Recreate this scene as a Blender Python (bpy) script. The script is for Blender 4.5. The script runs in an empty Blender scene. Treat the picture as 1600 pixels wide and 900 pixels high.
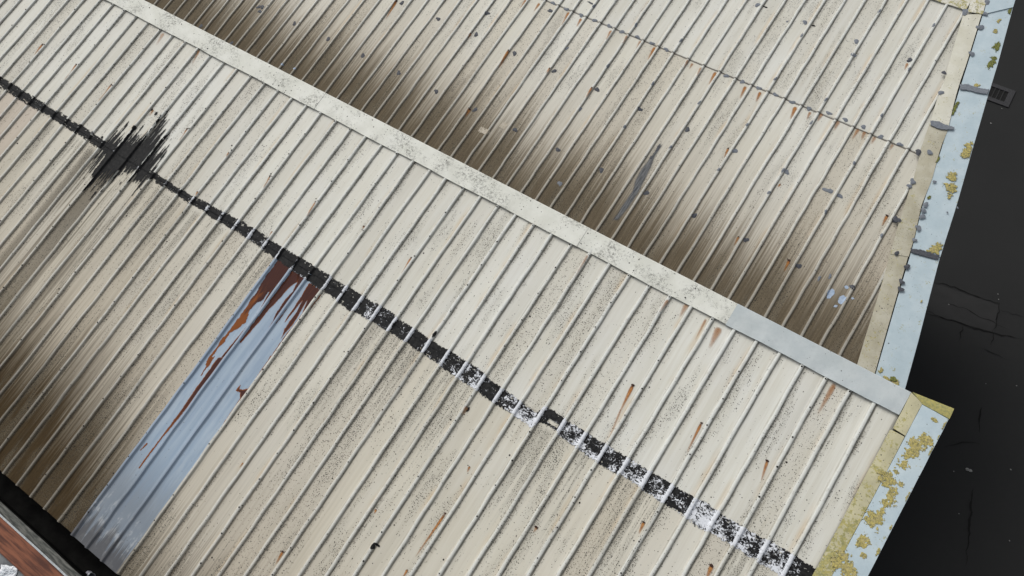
import bpy, bmesh, math, random
import numpy as np
from mathutils import Vector, Matrix

random.seed(4)
RNG = np.random.default_rng(11)
scene = bpy.context.scene
col = scene.collection

# ------------------------------------------------------------------ camera, light, exposure
PITCH = math.atan2(1.976, 6.25)          # roof pitch of both sawtooth bays (17.5 degrees)
HR = 5.6                                 # height of the ridges above the yard
ZB = 1.976                               # the rear slope lies this far below the front slope's plane
VB = 6.25
BX = 0.042                               # the rear ribs sit 42 mm off the front ones
P = 0.25                                 # rib pitch
CR = np.array([[0.820188, -0.54121, 0.185425], [0.460162, 0.81668, 0.34826], [-0.339915, -0.200313, 0.918876]])
CT = np.array([3.526648, 1.128991, 8.137852])
CF = 1306.105
SG = np.array([1.0, -1.0, -1.0])
CLOC = (-CR.T @ CT) * SG                 # camera in front-slope coordinates (along ridge, up slope, outward)
ROT = Matrix.Rotation(PITCH, 3, 'X')
A0 = Vector((0, 0, HR))
camd = bpy.data.cameras.new('camera'); cam = bpy.data.objects.new('camera', camd); col.objects.link(cam)
ax = [ROT @ Vector(CR[i] * SG) for i in range(3)]
m3 = Matrix((ax[0], -ax[1], -ax[2])).transposed()
cam.matrix_world = Matrix.Translation(A0 + ROT @ Vector(CLOC)) @ m3.to_4x4()
camd.sensor_width = 36.0; camd.lens = 36.0 * CF / 1600.0; camd.clip_end = 600; camd.clip_start = 0.05
scene.camera = cam
scene.render.resolution_x = 1024; scene.render.resolution_y = 576

SUN_DIR = Vector((-0.58, 0.16, 0.80)).normalized()      # towards the bright part of the cloudy sky
world = bpy.data.worlds.new('World'); scene.world = world; world.use_nodes = True
wn = world.node_tree; wn.nodes.clear()
sky = wn.nodes.new('ShaderNodeTexSky'); sky.sky_type = 'NISHITA'; sky.sun_disc = False
sky.sun_elevation = math.asin(SUN_DIR.z); sky.sun_rotation = math.atan2(SUN_DIR.x, SUN_DIR.y)
sky.air_density = 1.0; sky.dust_density = 3.0; sky.ozone_density = 1.0
hs = wn.nodes.new('ShaderNodeHueSaturation'); hs.inputs['Saturation'].default_value = 0.22
bg = wn.nodes.new('ShaderNodeBackground'); bg.inputs['Strength'].default_value = 0.09
wo = wn.nodes.new('ShaderNodeOutputWorld')
wn.links.new(sky.outputs[0], hs.inputs['Color']); wn.links.new(hs.outputs[0], bg.inputs[0]); wn.links.new(bg.outputs[0], wo.inputs[0])
sund = bpy.data.lights.new('sun', 'SUN'); sun = bpy.data.objects.new('sun', sund); col.objects.link(sun)
sund.energy = 1.4; sund.angle = math.radians(36); sund.color = (1.0, 0.97, 0.92)
sun.rotation_euler = SUN_DIR.to_track_quat('Z', 'Y').to_euler()
scene.view_settings.view_transform = 'Standard'; scene.view_settings.look = 'None'
scene.view_settings.exposure = 0.57; scene.view_settings.gamma = 1.0; scene.view_settings.use_curve_mapping = False

# ------------------------------------------------------------------ helpers: measuring on the roof planes
def ray(px):
    d = CR.T @ np.array([(px[0] - 800) / CF, (px[1] - 450) / CF, 1.0])
    return d * SG
def hit_a(px, n=0.0):                     # -> (u along ridge, v down slope) on the front slope
    d = ray(px); s = (n - CLOC[2]) / d[2]; q = CLOC + s * d
    return np.array([q[0], -q[1]])
def hit_b(px, n=0.0):                     # -> (u, v) on the rear slope, in the rear slope's own frame
    d = ray(px); s = (n - ZB - CLOC[2]) / d[2]; q = CLOC + s * d
    return np.array([q[0] - BX, VB - q[1]])
def hit_z(px, z):                         # -> world point at height z
    d = ROT @ Vector(ray(px)); c = A0 + ROT @ Vector(CLOC); return c + d * ((z - c.z) / d.z)

# ------------------------------------------------------------------ helpers: numpy value noise
_tab = RNG.random(4096)
def vnoise(x, y, seed=0):
    x = np.asarray(x, float); y = np.asarray(y, float)
    xi = np.floor(x).astype(int); yi = np.floor(y).astype(int); fx = x - xi; fy = y - yi
    fx = fx * fx * (3 - 2 * fx); fy = fy * fy * (3 - 2 * fy)
    h = lambda a, b: _tab[(a * 73 + b * 179 + seed * 977 + (a * b) % 61 * 13) % 4096]
    return (h(xi, yi) * (1 - fx) + h(xi + 1, yi) * fx) * (1 - fy) + (h(xi, yi + 1) * (1 - fx) + h(xi + 1, yi + 1) * fx) * fy
def fbm(x, y, seed=0, octv=4):
    s = 0; a = 0.5; t = 0
    for k in range(octv):
        s = s + a * vnoise(x * 2 ** k, y * 2 ** k, seed + k * 7); t += a; a *= 0.55
    return s / t
def inside(poly, U, V):
    poly = np.asarray(poly); r = np.zeros(np.shape(U), bool); n = len(poly); j = n - 1
    for i in range(n):
        xi, yi = poly[i]; xj, yj = poly[j]
        c = ((yi > V) != (yj > V)) & (U < (xj - xi) * (V - yi) / (yj - yi + 1e-12) + xi)
        r ^= c; j = i
    return r
def edge_dist(poly, U, V):
    poly = np.asarray(poly); d = np.full(np.shape(U), 9.0)
    for i in range(len(poly)):
        a = poly[i - 1]; b = poly[i]; ab = b - a; L = ab @ ab + 1e-12
        t = np.clip(((U - a[0]) * ab[0] + (V - a[1]) * ab[1]) / L, 0, 1)
        d = np.minimum(d, np.hypot(U - a[0] - t * ab[0], V - a[1] - t * ab[1]))
    return d

# ------------------------------------------------------------------ helpers: objects
def mesh_obj(name, verts, faces, mat, parent=None, smooth=False, attrs=None):
    me = bpy.data.meshes.new(name); me.from_pydata([tuple(map(float, q)) for q in verts], [], [tuple(map(int, f)) for f in faces])
    if smooth: me.polygons.foreach_set('use_smooth', [True] * len(me.polygons))
    for k, a in (attrs or {}).items():
        at = me.attributes.new(k, 'FLOAT', 'POINT'); at.data.foreach_set('value', np.asarray(a, np.float32))
    me.materials.append(mat); me.update()
    o = bpy.data.objects.new(name, me); col.objects.link(o)
    if parent: o.parent = parent
    return o
def empty(name, loc, label, cat, rot=(0, 0, 0), group=None):
    o = bpy.data.objects.new(name, None); col.objects.link(o); o.location = loc; o.rotation_euler = rot
    o.empty_display_size = 0.3; o['label'] = label; o['category'] = cat
    if group: o['group'] = group
    return o
def prism(name, poly, n0, n1, mat, parent, n1f=None, bevel=0.0):
    """closed slab over a polygon given as (u, v); n1f may give the top height per corner"""
    q = [tuple(x) for x in poly]; a = sum(q[i - 1][0] * q[i][1] - q[i][0] * q[i - 1][1] for i in range(len(q)))
    if a > 0: q = q[::-1]                                   # counter-clockwise seen from outside (v runs down)
    k = len(q); top = [n1] * k if n1f is None else [n1f(*x) for x in q]
    vs = [(u, -v, n0) for u, v in q] + [(u, -v, t) for (u, v), t in zip(q, top)]
    fs = [tuple(range(k))[::-1], tuple(range(k, 2 * k))] + [(i, (i + 1) % k, k + (i + 1) % k, k + i) for i in range(k)]
    o = mesh_obj(name, vs, fs, mat, parent)
    if bevel:
        md = o.modifiers.new('b', 'BEVEL'); md.width = bevel; md.segments = 2; md.limit_method = 'ANGLE'
    return o

# ------------------------------------------------------------------ helpers: node materials
class G:
    def __init__(s, name):
        s.m = bpy.data.materials.new(name); s.m.use_nodes = True; s.t = s.m.node_tree; s.t.nodes.clear()
        s.out = s.t.nodes.new('ShaderNodeOutputMaterial')
    def n(s, typ, ins=None, **props):
        nd = s.t.nodes.new('ShaderNode' + typ)
        for k, v in props.items(): setattr(nd, k, v)
        for k, v in (ins or {}).items(): s.put(nd.inputs[k], v)
        return nd
    def put(s, sock, v):
        if isinstance(v, bpy.types.NodeSocket): s.t.links.new(v, sock)
        else:
            if sock.type == 'RGBA' and len(v) == 3: v = (*v, 1)
            sock.default_value = v
    def mt(s, op, a, b=None, c=None):
        nd = s.n('Math', operation=op)
        for i, x in enumerate((a, b, c)):
            if x is not None: s.put(nd.inputs[i], x)
        return nd.outputs[0]
    def add(s, a, b): return s.mt('ADD', a, b)
    def sub(s, a, b): return s.mt('SUBTRACT', a, b)
    def mul(s, a, b): return s.mt('MULTIPLY', a, b)
    def ss(s, x, a, b, lo=0.0, hi=1.0):
        nd = s.n('MapRange', {'Value': x, 'From Min': a, 'From Max': b, 'To Min': lo, 'To Max': hi}, interpolation_type='SMOOTHSTEP'); return nd.outputs[0]
    def lin(s, x, a, b, lo=0.0, hi=1.0):
        return s.n('MapRange', {'Value': x, 'From Min': a, 'From Max': b, 'To Min': lo, 'To Max': hi}).outputs[0]
    def mix(s, f, a, b, mode='MIX'):
        nd = s.n('Mix', data_type='RGBA', blend_type=mode)
        s.put(nd.inputs[0], f); s.put(nd.inputs[6], a); s.put(nd.inputs[7], b); return nd.outputs[2]
    def vec(s, x, y, z=0.0): return s.n('CombineXYZ', {'X': x, 'Y': y, 'Z': z}).outputs[0]
    def noise(s, v, scale=1.0, detail=3.0, rough=0.55, dist=0.0):
        return s.n('TexNoise', {'Vector': v, 'Scale': scale, 'Detail': detail, 'Roughness': rough, 'Distortion': dist}).outputs[0]
    def attr(s, name): return s.n('Attribute', attribute_name=name).outputs['Fac']
    def coords(s, root=None):
        nd = s.n('TexCoord')
        if root: nd.object = root
        sp = s.n('SeparateXYZ', {0: nd.outputs['Object']}); return nd.outputs['Object'], sp.outputs[0], s.mul(sp.outputs[1], -1.0), sp.outputs[2]
    def done(s, colr, rough=0.6, bump=None, bstr=0.2, bdist=0.01, spec=0.3, alpha=None, metal=0.0):
        b = s.n('BsdfPrincipled'); s.put(b.inputs['Base Color'], colr); s.put(b.inputs['Roughness'], rough)
        s.put(b.inputs['Specular IOR Level'], spec); s.put(b.inputs['Metallic'], metal)
        if alpha is not None: s.put(b.inputs['Alpha'], alpha)
        if bump is not None:
            bn = s.n('Bump', {'Height': bump, 'Strength': bstr, 'Distance': bdist}); s.t.links.new(bn.outputs[0], b.inputs['Normal'])
        s.t.links.new(b.outputs[0], s.out.inputs[0]); return s.m
    def speckle(s, u, v, dens, scale=55.0, rad=0.2):
        vo = s.n('TexVoronoi', {'Vector': s.vec(u, v), 'Scale': scale}, voronoi_dimensions='2D')
        sp = s.n('SeparateColor', {0: vo.outputs['Color']})
        r = s.mul(s.add(sp.outputs[1], 0.45), rad)
        return s.mul(s.mt('LESS_THAN', vo.outputs['Distance'], r), s.mt('LESS_THAN', sp.outputs[0], dens))

def sheet_material(name, root, lap, grime0, grime1, gcol, slope_u, u_ref, stain=None, warm=0.0, lower=1.0, pan=1.0, mould=1.0, lapline=0.0, ribkeep=0.6, tan=None, veilw=1.2):
    g = G(name); ob, u, v, n = g.coords(root)
    row = g.mt('GREATER_THAN', v, lap)
    pid = g.mt('FLOOR', g.mul(u, 1 / P)); xp = g.mt('FRACT', g.mul(u, 1 / P))
    wn1 = g.n('TexWhiteNoise', {'W': g.add(g.mul(pid, 1.73), g.mul(row, 31.3))}, noise_dimensions='1D')
    pr = wn1.outputs['Value']; prc = g.n('SeparateColor', {0: wn1.outputs['Color']})
    rib = g.attr('rib')
    r7 = g.mul(row, 7.0)
    st = g.noise(g.vec(g.mul(u, 22), g.mul(v, 0.7), r7), 1.0, 4, 0.6)
    fs = g.noise(g.vec(g.mul(u, 95), g.mul(v, 2.2), r7), 1.0, 3, 0.6)
    cloud = g.noise(g.vec(u, g.mul(v, 0.6), r7), 1.6, 4, 0.55)
    c = g.mix(g.ss(st, 0.34, 0.68), (0.515, 0.505, 0.442), (0.570, 0.567, 0.515))
    c = g.mix(g.mul(row, 0.8 * lower), c, g.mix(g.ss(st, 0.34, 0.68), (0.492, 0.462, 0.380), (0.545, 0.522, 0.442)))
    c = g.mix(g.mul(g.ss(cloud, 0.45, 0.72), g.sub(0.5, g.mul(row, 0.28))), c, (0.570, 0.575, 0.550))
    c = g.mix(g.mul(g.ss(pr, 0.55, 1.0), g.add(0.22 * pan + warm, g.mul(row, 0.42 * pan))), c, (0.450, 0.398, 0.305))
    c = g.mix(g.mul(g.ss(fs, 0.52, 0.78), 0.35), c, (0.40, 0.36, 0.29))
    c = g.mix(g.mul(g.ss(prc.outputs[1], 0.35, 1.0), 0.16), c, (0.30, 0.27, 0.22))
    if tan: c = g.mix(g.mul(g.mul(row, g.mul(g.mt('GREATER_THAN', u, tan[0]), g.mt('LESS_THAN', u, tan[1]))), 0.75), c, (0.40, 0.325, 0.255))
    sr = g.n('ObjectInfo').outputs['Random']
    c = g.mix(g.mul(g.ss(sr, 0.35, 1.0), 0.16), c, (0.36, 0.335, 0.275))
    c = g.mix(g.mul(g.ss(sr, 0.45, 0.0), 0.24), c, (0.575, 0.585, 0.560))
    # ochre wash beside the ribs
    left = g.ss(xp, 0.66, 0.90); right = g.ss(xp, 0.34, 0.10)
    oc = g.mul(g.mul(left, g.ss(g.noise(g.vec(g.mul(u, 3.1), g.mul(v, 1.1), 3.0), 1.0, 3), 0.5, 0.72)), 0.55)
    c = g.mix(oc, c, (0.43, 0.30, 0.15))
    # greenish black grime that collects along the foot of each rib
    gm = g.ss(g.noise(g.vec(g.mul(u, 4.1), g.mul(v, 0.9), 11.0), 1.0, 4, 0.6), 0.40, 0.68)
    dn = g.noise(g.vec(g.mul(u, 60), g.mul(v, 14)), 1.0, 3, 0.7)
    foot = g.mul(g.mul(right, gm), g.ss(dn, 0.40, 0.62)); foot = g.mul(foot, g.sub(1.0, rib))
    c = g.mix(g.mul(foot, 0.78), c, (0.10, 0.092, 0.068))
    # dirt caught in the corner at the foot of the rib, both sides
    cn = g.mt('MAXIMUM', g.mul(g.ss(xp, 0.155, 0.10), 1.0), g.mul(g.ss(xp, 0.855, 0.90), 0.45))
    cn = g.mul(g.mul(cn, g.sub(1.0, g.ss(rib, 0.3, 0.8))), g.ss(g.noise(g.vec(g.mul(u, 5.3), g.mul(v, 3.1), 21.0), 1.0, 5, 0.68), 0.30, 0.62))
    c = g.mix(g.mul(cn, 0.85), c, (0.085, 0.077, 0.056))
    flk = g.mul(g.mul(g.ss(xp, 0.040, 0.062), g.ss(xp, 0.135, 0.105)), g.ss(g.noise(g.vec(g.mul(u, 6.1), g.mul(v, 2.3), 33.0), 1.0, 5, 0.65), 0.28, 0.66))  # right rib flanks: dirt tint that also paints in their shading
    # crests: thinner paint, cool grey, chipped
    chip = g.ss(g.noise(g.vec(g.mul(u, 30), g.mul(v, 16)), 1.0, 4, 0.65), 0.52, 0.66)
    c = g.mix(g.mul(rib, 0.62), c, g.mix(g.mul(chip, 0.5), (0.52, 0.545, 0.530), (0.25, 0.25, 0.235)))
    c = g.mix(g.mul(flk, 0.55), c, (0.185, 0.180, 0.148))  # flank shade and dirt mixed into the sheet colour
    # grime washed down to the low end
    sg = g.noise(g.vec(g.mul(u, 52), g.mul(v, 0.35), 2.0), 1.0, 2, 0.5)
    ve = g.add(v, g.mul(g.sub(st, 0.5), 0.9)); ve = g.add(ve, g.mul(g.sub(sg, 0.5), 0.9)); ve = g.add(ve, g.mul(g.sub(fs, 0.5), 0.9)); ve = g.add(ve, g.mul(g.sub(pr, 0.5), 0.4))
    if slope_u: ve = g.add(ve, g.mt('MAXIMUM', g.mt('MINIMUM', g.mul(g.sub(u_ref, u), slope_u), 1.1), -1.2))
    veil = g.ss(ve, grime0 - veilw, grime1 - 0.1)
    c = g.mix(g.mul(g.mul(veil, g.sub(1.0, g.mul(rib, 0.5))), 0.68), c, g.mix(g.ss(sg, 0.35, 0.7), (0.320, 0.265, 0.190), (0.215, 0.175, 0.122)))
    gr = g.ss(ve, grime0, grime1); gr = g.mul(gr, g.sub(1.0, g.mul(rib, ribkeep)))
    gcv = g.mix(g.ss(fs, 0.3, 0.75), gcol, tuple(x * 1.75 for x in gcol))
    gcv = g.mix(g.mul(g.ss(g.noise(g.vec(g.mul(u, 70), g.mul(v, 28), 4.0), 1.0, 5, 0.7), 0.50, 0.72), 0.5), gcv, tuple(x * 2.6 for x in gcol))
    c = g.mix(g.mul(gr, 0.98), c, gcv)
    if stain:                                               # dark run-off below the tar splash
        su0, su1, sv0, sv1 = stain
        wu = g.mul(g.ss(u, su0, su0 + 0.12), g.ss(u, su1, su1 - 0.12)); wv = g.mul(g.ss(v, sv0, sv0 + 0.15), g.ss(v, sv1, sv0 + 0.3))
        k = g.mul(g.mul(wu, wv), g.ss(g.add(g.add(g.mul(st, 0.45), g.mul(pr, 0.25)), g.mul(g.noise(g.vec(g.mul(u, 40), g.mul(v, 0.4), 6.0), 1.0, 3, 0.6), 0.30)), 0.40, 0.54))
        c = g.mix(g.mul(g.mul(k, g.sub(1.0, g.mul(rib, 0.7))), 0.95), c, (0.120, 0.102, 0.072))
    # black mould dots
    dens = g.mul(g.ss(g.noise(g.vec(g.mul(u, 4.5), g.mul(v, 0.8), 5.0), 1.0, 4, 0.6), 0.50, 0.70), 0.40)
    dens = g.add(dens, g.mul(g.mul(right, gm), 0.50)); dens = g.add(dens, g.mul(g.ss(prc.outputs[0], 0.72, 0.95), 0.14))
    if stain:                                               # heavier mould on some pans just below the bitumen
        mo = g.mul(g.mul(g.ss(prc.outputs[2], 0.45, 0.75), g.ss(v, 1.84, 1.93)), g.mul(g.ss(v, 3.5, 2.0), g.ss(g.add(st, g.mul(right, 0.12)), 0.42, 0.60)))
        dens = g.add(dens, g.mul(mo, 0.45)); c = g.mix(g.mul(mo, 0.42), c, (0.20, 0.185, 0.145))
    dens = g.mul(g.mul(g.add(dens, 0.006), 1.9 * mould), g.sub(1.0, g.mul(rib, 0.75)))
    c = g.mix(g.mul(g.mul(g.mt('MINIMUM', g.mul(dens, 1.1), 0.6), g.ss(g.noise(g.vec(g.mul(u, 150), g.mul(v, 90)), 1.0, 3, 0.7), 0.40, 0.62)), 0.7), c, (0.21, 0.195, 0.155))
    sp = g.mt('MAXIMUM', g.speckle(u, v, g.mul(dens, 0.85), 66.0, 0.25), g.speckle(g.add(u, 7.7), v, g.mul(dens, 0.34), 38.0, 0.19))
    c = g.mix(g.mul(sp, 0.9), c, (0.03, 0.028, 0.024))
    if lapline:                                             # dirty lap joint, with the shadow under the lap edge painted in
        vj = g.add(v, g.mul(g.sub(g.noise(g.vec(g.mul(u, 6), 0.0), 1.0, 3), 0.5), 0.012))
        c = g.mix(g.mul(g.mul(g.ss(vj, lap - 0.004, lap), g.ss(vj, lap + 0.022, lap + 0.010)), lapline), c, (0.035, 0.026, 0.018))
    bmp = g.add(g.mul(st, 0.4), g.mul(g.noise(ob, 45.0, 4, 0.6), 0.6))
    return g.done(c, g.add(g.lin(st, 0.3, 0.7, 0.5, 0.66), g.mul(gr, 0.3)), bmp, 0.14, 0.004, g.lin(gr, 0.0, 0.8, 0.28, 0.02))

def blue_sheet_material(root):
    g = G('pale blue coated sheet'); ob, u, v, n = g.coords(root)
    rib = g.attr('rib')
    st = g.noise(g.vec(g.mul(u, 18), g.mul(v, 0.9)), 1.0, 4, 0.6); cl = g.noise(g.vec(g.mul(u, 4), g.mul(v, 1.1)), 1.0, 4, 0.6)
    fs = g.noise(g.vec(g.mul(u, 110), g.mul(v, 2.5)), 1.0, 3, 0.6)
    c = g.mix(g.ss(st, 0.3, 0.7), (0.195, 0.262, 0.345), (0.270, 0.338, 0.410))
    c = g.mix(g.mul(g.ss(cl, 0.5, 0.72), 0.6), c, (0.34, 0.40, 0.455))
    c = g.mix(g.mul(g.ss(fs, 0.55, 0.8), 0.3), c, (0.17, 0.22, 0.29))
    c = g.mix(g.mul(rib, 0.75), c, (0.155, 0.205, 0.285))
    c = g.mix(g.mul(g.ss(n, 0.0225, 0.026), 0.5), c, (0.31, 0.375, 0.44))
    # dust and dead coating at the low end
    ve = g.add(v, g.mul(g.sub(st, 0.5), 0.9)); ve = g.add(ve, g.mul(g.sub(fs, 0.5), 0.35))
    c = g.mix(g.mul(g.ss(ve, 4.2, 5.1), 0.75), c, (0.125, 0.142, 0.162))
    wh = g.noise(g.vec(g.mul(u, 14), g.mul(v, 7)), 1.0, 5, 0.65)
    c = g.mix(g.mul(g.mul(g.ss(ve, 5.05, 5.3), g.ss(wh, 0.5, 0.6)), 0.4), c, (0.45, 0.46, 0.46))
    c = g.mix(g.mul(g.ss(ve, 5.28, 5.5), 0.85), c, (0.050, 0.048, 0.050))
    sp = g.speckle(u, v, 0.02, 40.0, 0.16)
    c = g.mix(g.mul(sp, 0.7), c, (0.06, 0.06, 0.06))
    return g.done(c, g.lin(st, 0.3, 0.7, 0.42, 0.6), g.add(st, g.mul(fs, 0.3)), 0.1, 0.004, 0.4)

def strip_material(name, root, a, b, dirt=0.3, spk=0.1, lichen=0.0, lv0=0.0, lv1=1.0, clump=0.0, streak_dir=True):
    """painted flashing: two tones, dirt clouds, mould dots, moss"""
    g = G(name); ob, u, v, n = g.coords(root)
    cl = g.noise(ob, 5.0, 5, 0.6); fi = g.noise(ob, 38.0, 4, 0.65); big = g.noise(ob, 1.7, 3, 0.5)
    c = g.mix(g.ss(cl, 0.35, 0.68), a, b)
    c = g.mix(g.mul(g.ss(fi, 0.5, 0.75), 0.45 * dirt + 0.08), c, tuple(x * 0.42 for x in a))
    c = g.mix(g.mul(g.ss(big, 0.45, 0.75), dirt), c, tuple(x * y for x, y in zip(a, (0.55, 0.53, 0.45))))
    if clump:
        k = g.mul(g.ss(g.noise(ob, 3.0, 5, 0.62), 0.47, 0.64), g.ss(g.noise(ob, 30.0, 6, 0.75), 0.46, 0.60))
        c = g.mix(g.mul(k, clump), c, (0.10, 0.10, 0.085))
    if lichen:
        m = g.add(g.mul(g.noise(ob, 11.0, 6, 0.68), 0.6), g.mul(g.noise(ob, 60.0, 3, 0.6), 0.4))
        th = g.lin(v, lv0, lv1, 0.60, 0.60 - 0.22 * lichen)
        k = g.ss(g.sub(m, th), 0.0, 0.06)
        c = g.mix(g.mul(k, 0.85), c, g.mix(g.ss(fi, 0.35, 0.65), (0.36, 0.31, 0.09), (0.20, 0.20, 0.075)))
    sp = g.speckle(u, v, g.mul(g.ss(g.noise(ob, 3.0, 4, 0.6), 0.40, 0.72), spk), 62.0, 0.20)
    c = g.mix(g.mul(sp, 0.85), c, (0.05, 0.047, 0.04))
    sp = g.speckle(u, g.add(v, 3.3), g.mul(g.ss(g.noise(ob, 2.2, 4, 0.6), 0.45, 0.75), spk * 0.5), 27.0, 0.17)
    c = g.mix(g.mul(sp, 0.85), c, (0.05, 0.05, 0.045))
    return g.done(c, 0.62, g.add(cl, fi), 0.15, 0.004, 0.3)

def plain_material(name, a, b, scale=8.0, rough=0.7, bump=0.3, spec=0.3, stretch=None):
    g = G(name); ob, u, v, n = g.coords()
    vec = ob if stretch is None else g.vec(g.mul(u, stretch[0]), g.mul(v, stretch[1]), g.mul(n, stretch[2]))
    f = g.noise(vec, scale, 5, 0.62)
    return g.done(g.mix(g.ss(f, 0.34, 0.68), a, b), rough, f, bump, 0.006, spec)

# ------------------------------------------------------------------ roof surface
RP = [(-0.029, 0.0, 0.0), (-0.0235, 0.003, 0.15), (-0.0150, 0.0215, 0.9), (-0.0095, 0.025, 1.0), (0.0095, 0.025, 1.0), (0.0150, 0.0215, 0.9), (0.0235, 0.003, 0.15), (0.029, 0.0, 0.0)]
RX = np.array([r[0] for r in RP]); RZ = np.array([r[1] for r in RP])
def wob(i, v): return 0.011 * (vnoise(np.asarray(v) * 1.1 + 40, np.asarray(i) * 3.0 + 200.0, 101) - 0.5) + 0.008 * (vnoise(np.asarray(v) * 4.3 + 40, np.asarray(i) * 5.0 + 400.0, 102) - 0.5) + 0.003 * np.sin(np.asarray(v) * 13.1 + np.asarray(i) * 2.3) * (np.asarray(i) % 2)
def oil(u, v): return 0.0024 * np.sin(u * 8.3 + 1.9 * v) * np.sin(v * 2.7 - u * 1.3) + 0.0009 * np.sin(u * 21.0 + v * 4.4)
class Slope:
    def __init__(s, lap): s.lap = lap
    def __call__(s, U, V):
        U = np.asarray(U, float); V = np.asarray(V, float)
        i = np.round(-U / P); x = U + i * P - wob(i, V)
        return np.interp(x, RX, RZ) + oil(U, V) + np.where(V < s.lap, 0.0045, 0.0)
SA = Slope(1.786); SB = Slope(2.316)

def roof_sheet(root, mat, L, v0, v1, lift, smat=None, cut=None):
    """one sheet: the ribs L, L-1, L-2, and an underlap below the next sheet's rib"""
    xs = []
    for i in (L, L - 1, L - 2):
        for (x, z, r) in RP: xs.append((i, x, z, r))
        for x in (0.045, 0.09, 0.125, 0.16, 0.205): xs.append((i, x, 0.0, 0.0))
    xs += [(L - 3, -0.027, -0.0025, 0.0), (L - 3, -0.017, 0.0085, 0.2)] if L > 2 or root is not roof_a else [(L - 3, 0.02, 0.0, 0.0)]
    nv = max(3, int((v1 - v0) / 0.11)); vsn = np.r_[v0, np.linspace(v0 + 0.003, v1 - 0.003, nv - 1), v1]
    verts = []; rib = []
    jig = 0.004 * (random.random() - 0.5); tw = 0.006 * (random.random() - 0.5)
    for j, v in enumerate(vsn):
        for (i, x, z, r) in xs:
            u = -i * P + x + wob(i, v) * (1.0 if abs(x) < 0.05 else 0.5)
            nn = z + oil(-i * P + x, v) + lift
            vv = v + (jig + tw * (x - i * P + L * P) if j >= nv - 1 else 0)
            verts.append((u, -vv, nn)); rib.append(r)
    k = len(xs); faces = [(j * k + i, (j + 1) * k + i, (j + 1) * k + i + 1, j * k + i + 1) for j in range(nv) for i in range(k - 1)]
    o = mesh_obj('roof_sheet', verts, faces, mat, root, smooth=True, attrs={'rib': rib})
    if cut:
        bm = bmesh.new(); bm.from_mesh(o.data)
        (ca, cb) = cut; d = Vector((cb[0] - ca[0], -(cb[1] - ca[1]), 0)).normalized(); nrm = Vector((-d.y, d.x, 0))
        if nrm.x < 0: nrm = -nrm
        bmesh.ops.bisect_plane(bm, geom=bm.verts[:] + bm.edges[:] + bm.faces[:], plane_co=(ca[0], -ca[1], 0), plane_no=nrm, clear_outer=True)
        if not bm.faces: bm.free(); bpy.data.objects.remove(o); return None
        bm.to_mesh(o.data); bm.free()
    md = o.modifiers.new('t', 'SOLIDIFY'); md.thickness = 0.0012; md.offset = -1
    return o

def patch(root, name, surf, field, u0, u1, v0, v1, res, lift, mat, attrs=None, resv=None):
    """a thin skin draped on the roof wherever field(u, v) holds"""
    us = np.arange(u0, u1 + res, res); vs = np.arange(v0, v1 + (resv or res), resv or res)
    U, V = np.meshgrid(us, vs); cu = (U[:-1, :-1] + U[1:, 1:]) / 2; cv = (V[:-1, :-1] + V[1:, 1:]) / 2
    m = field(cu, cv); jj, ii = np.nonzero(m)
    if len(jj) == 0: return None
    w = U.shape[1]; q = np.stack([jj * w + ii, (jj + 1) * w + ii, (jj + 1) * w + ii + 1, jj * w + ii + 1], 1)
    used, inv = np.unique(q.ravel(), return_inverse=True); q = inv.reshape(q.shape)
    uu = U.ravel()[used]; vv = V.ravel()[used]
    ju = (vnoise(uu * 190, vv * 190, 3) - .5) * res * 0.8; jv = (vnoise(uu * 190, vv * 190, 5) - .5) * (resv or res) * 0.8
    uu = uu + ju; vv = vv + jv
    nn = surf(uu, vv) + (lift if not callable(lift) else lift(uu, vv))
    return mesh_obj(name, np.stack([uu, -vv, nn], 1), q, mat, root, smooth=True, attrs={k: f(uu, vv) for k, f in (attrs or {}).items()})

# ------------------------------------------------------------------ ground
ZG = 0.0
g = G('wet black asphalt'); ob, u, v, n = g.coords()
f1 = g.noise(ob, 0.5, 4); f2 = g.noise(ob, 90.0, 3, 0.7)
cc = g.mix(g.ss(f1, 0.3, 0.7), (0.0155, 0.0158, 0.0158), (0.0175, 0.0178, 0.0177)); cc = g.mix(g.mul(g.ss(f2, 0.6, 0.85), 0.3), cc, (0.034, 0.034, 0.034))
M_ASPH = g.done(cc, 0.8, f2, 0.4, 0.004, 0.12)
g = G('older grey asphalt'); ob, u, v, n = g.coords(); f2 = g.noise(ob, 80.0, 4, 0.7); f1 = g.noise(ob, 3.0, 4)
M_ASPH2 = g.done(g.mix(g.ss(f1, 0.3, 0.7), (0.0205, 0.0205, 0.0205), (0.0240, 0.0240, 0.0240)), 0.85, f2, 0.4, 0.004, 0.12)
M_CRACK = plain_material('tarry crack', (0.0105, 0.0105, 0.0105), (0.0135, 0.0135, 0.0135), 20, 0.9, spec=0.0)
ground = mesh_obj('ground', [(-150, -150, ZG), (150, -150, ZG), (150, 150, ZG), (-150, 150, ZG)], [(0, 1, 2, 3)], M_ASPH); ground['kind'] = 'structure'
ground['label'] = 'near black asphalt yard far below the roof edge'
def gq(px): return hit_z(px, ZG)
def flat_patch(name, pts, z, mat, parent):
    vs = []
    for i in range(len(pts)):
        a = gq(pts[i]); b = gq(pts[(i + 1) % len(pts)])
        for t in np.linspace(0, 1, 7)[:-1]:
            q = a.lerp(b, t); vs.append((q.x + random.uniform(-.012, .012), q.y + random.uniform(-.012, .012), z))
    k = len(vs); vs2 = [(x, y, z - 0.003) for x, y, _ in vs]
    return mesh_obj(name, vs + vs2, [tuple(range(k))] + [(i, k + i, k + (i + 1) % k, (i + 1) % k) for i in range(k)], mat, parent)
flat_patch('asphalt_patch', [(1440, 442), (1462, 444), (1560, 477), (1552, 520), (1440, 487), (1425, 480)], 0.006, M_ASPH2, ground)
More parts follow.
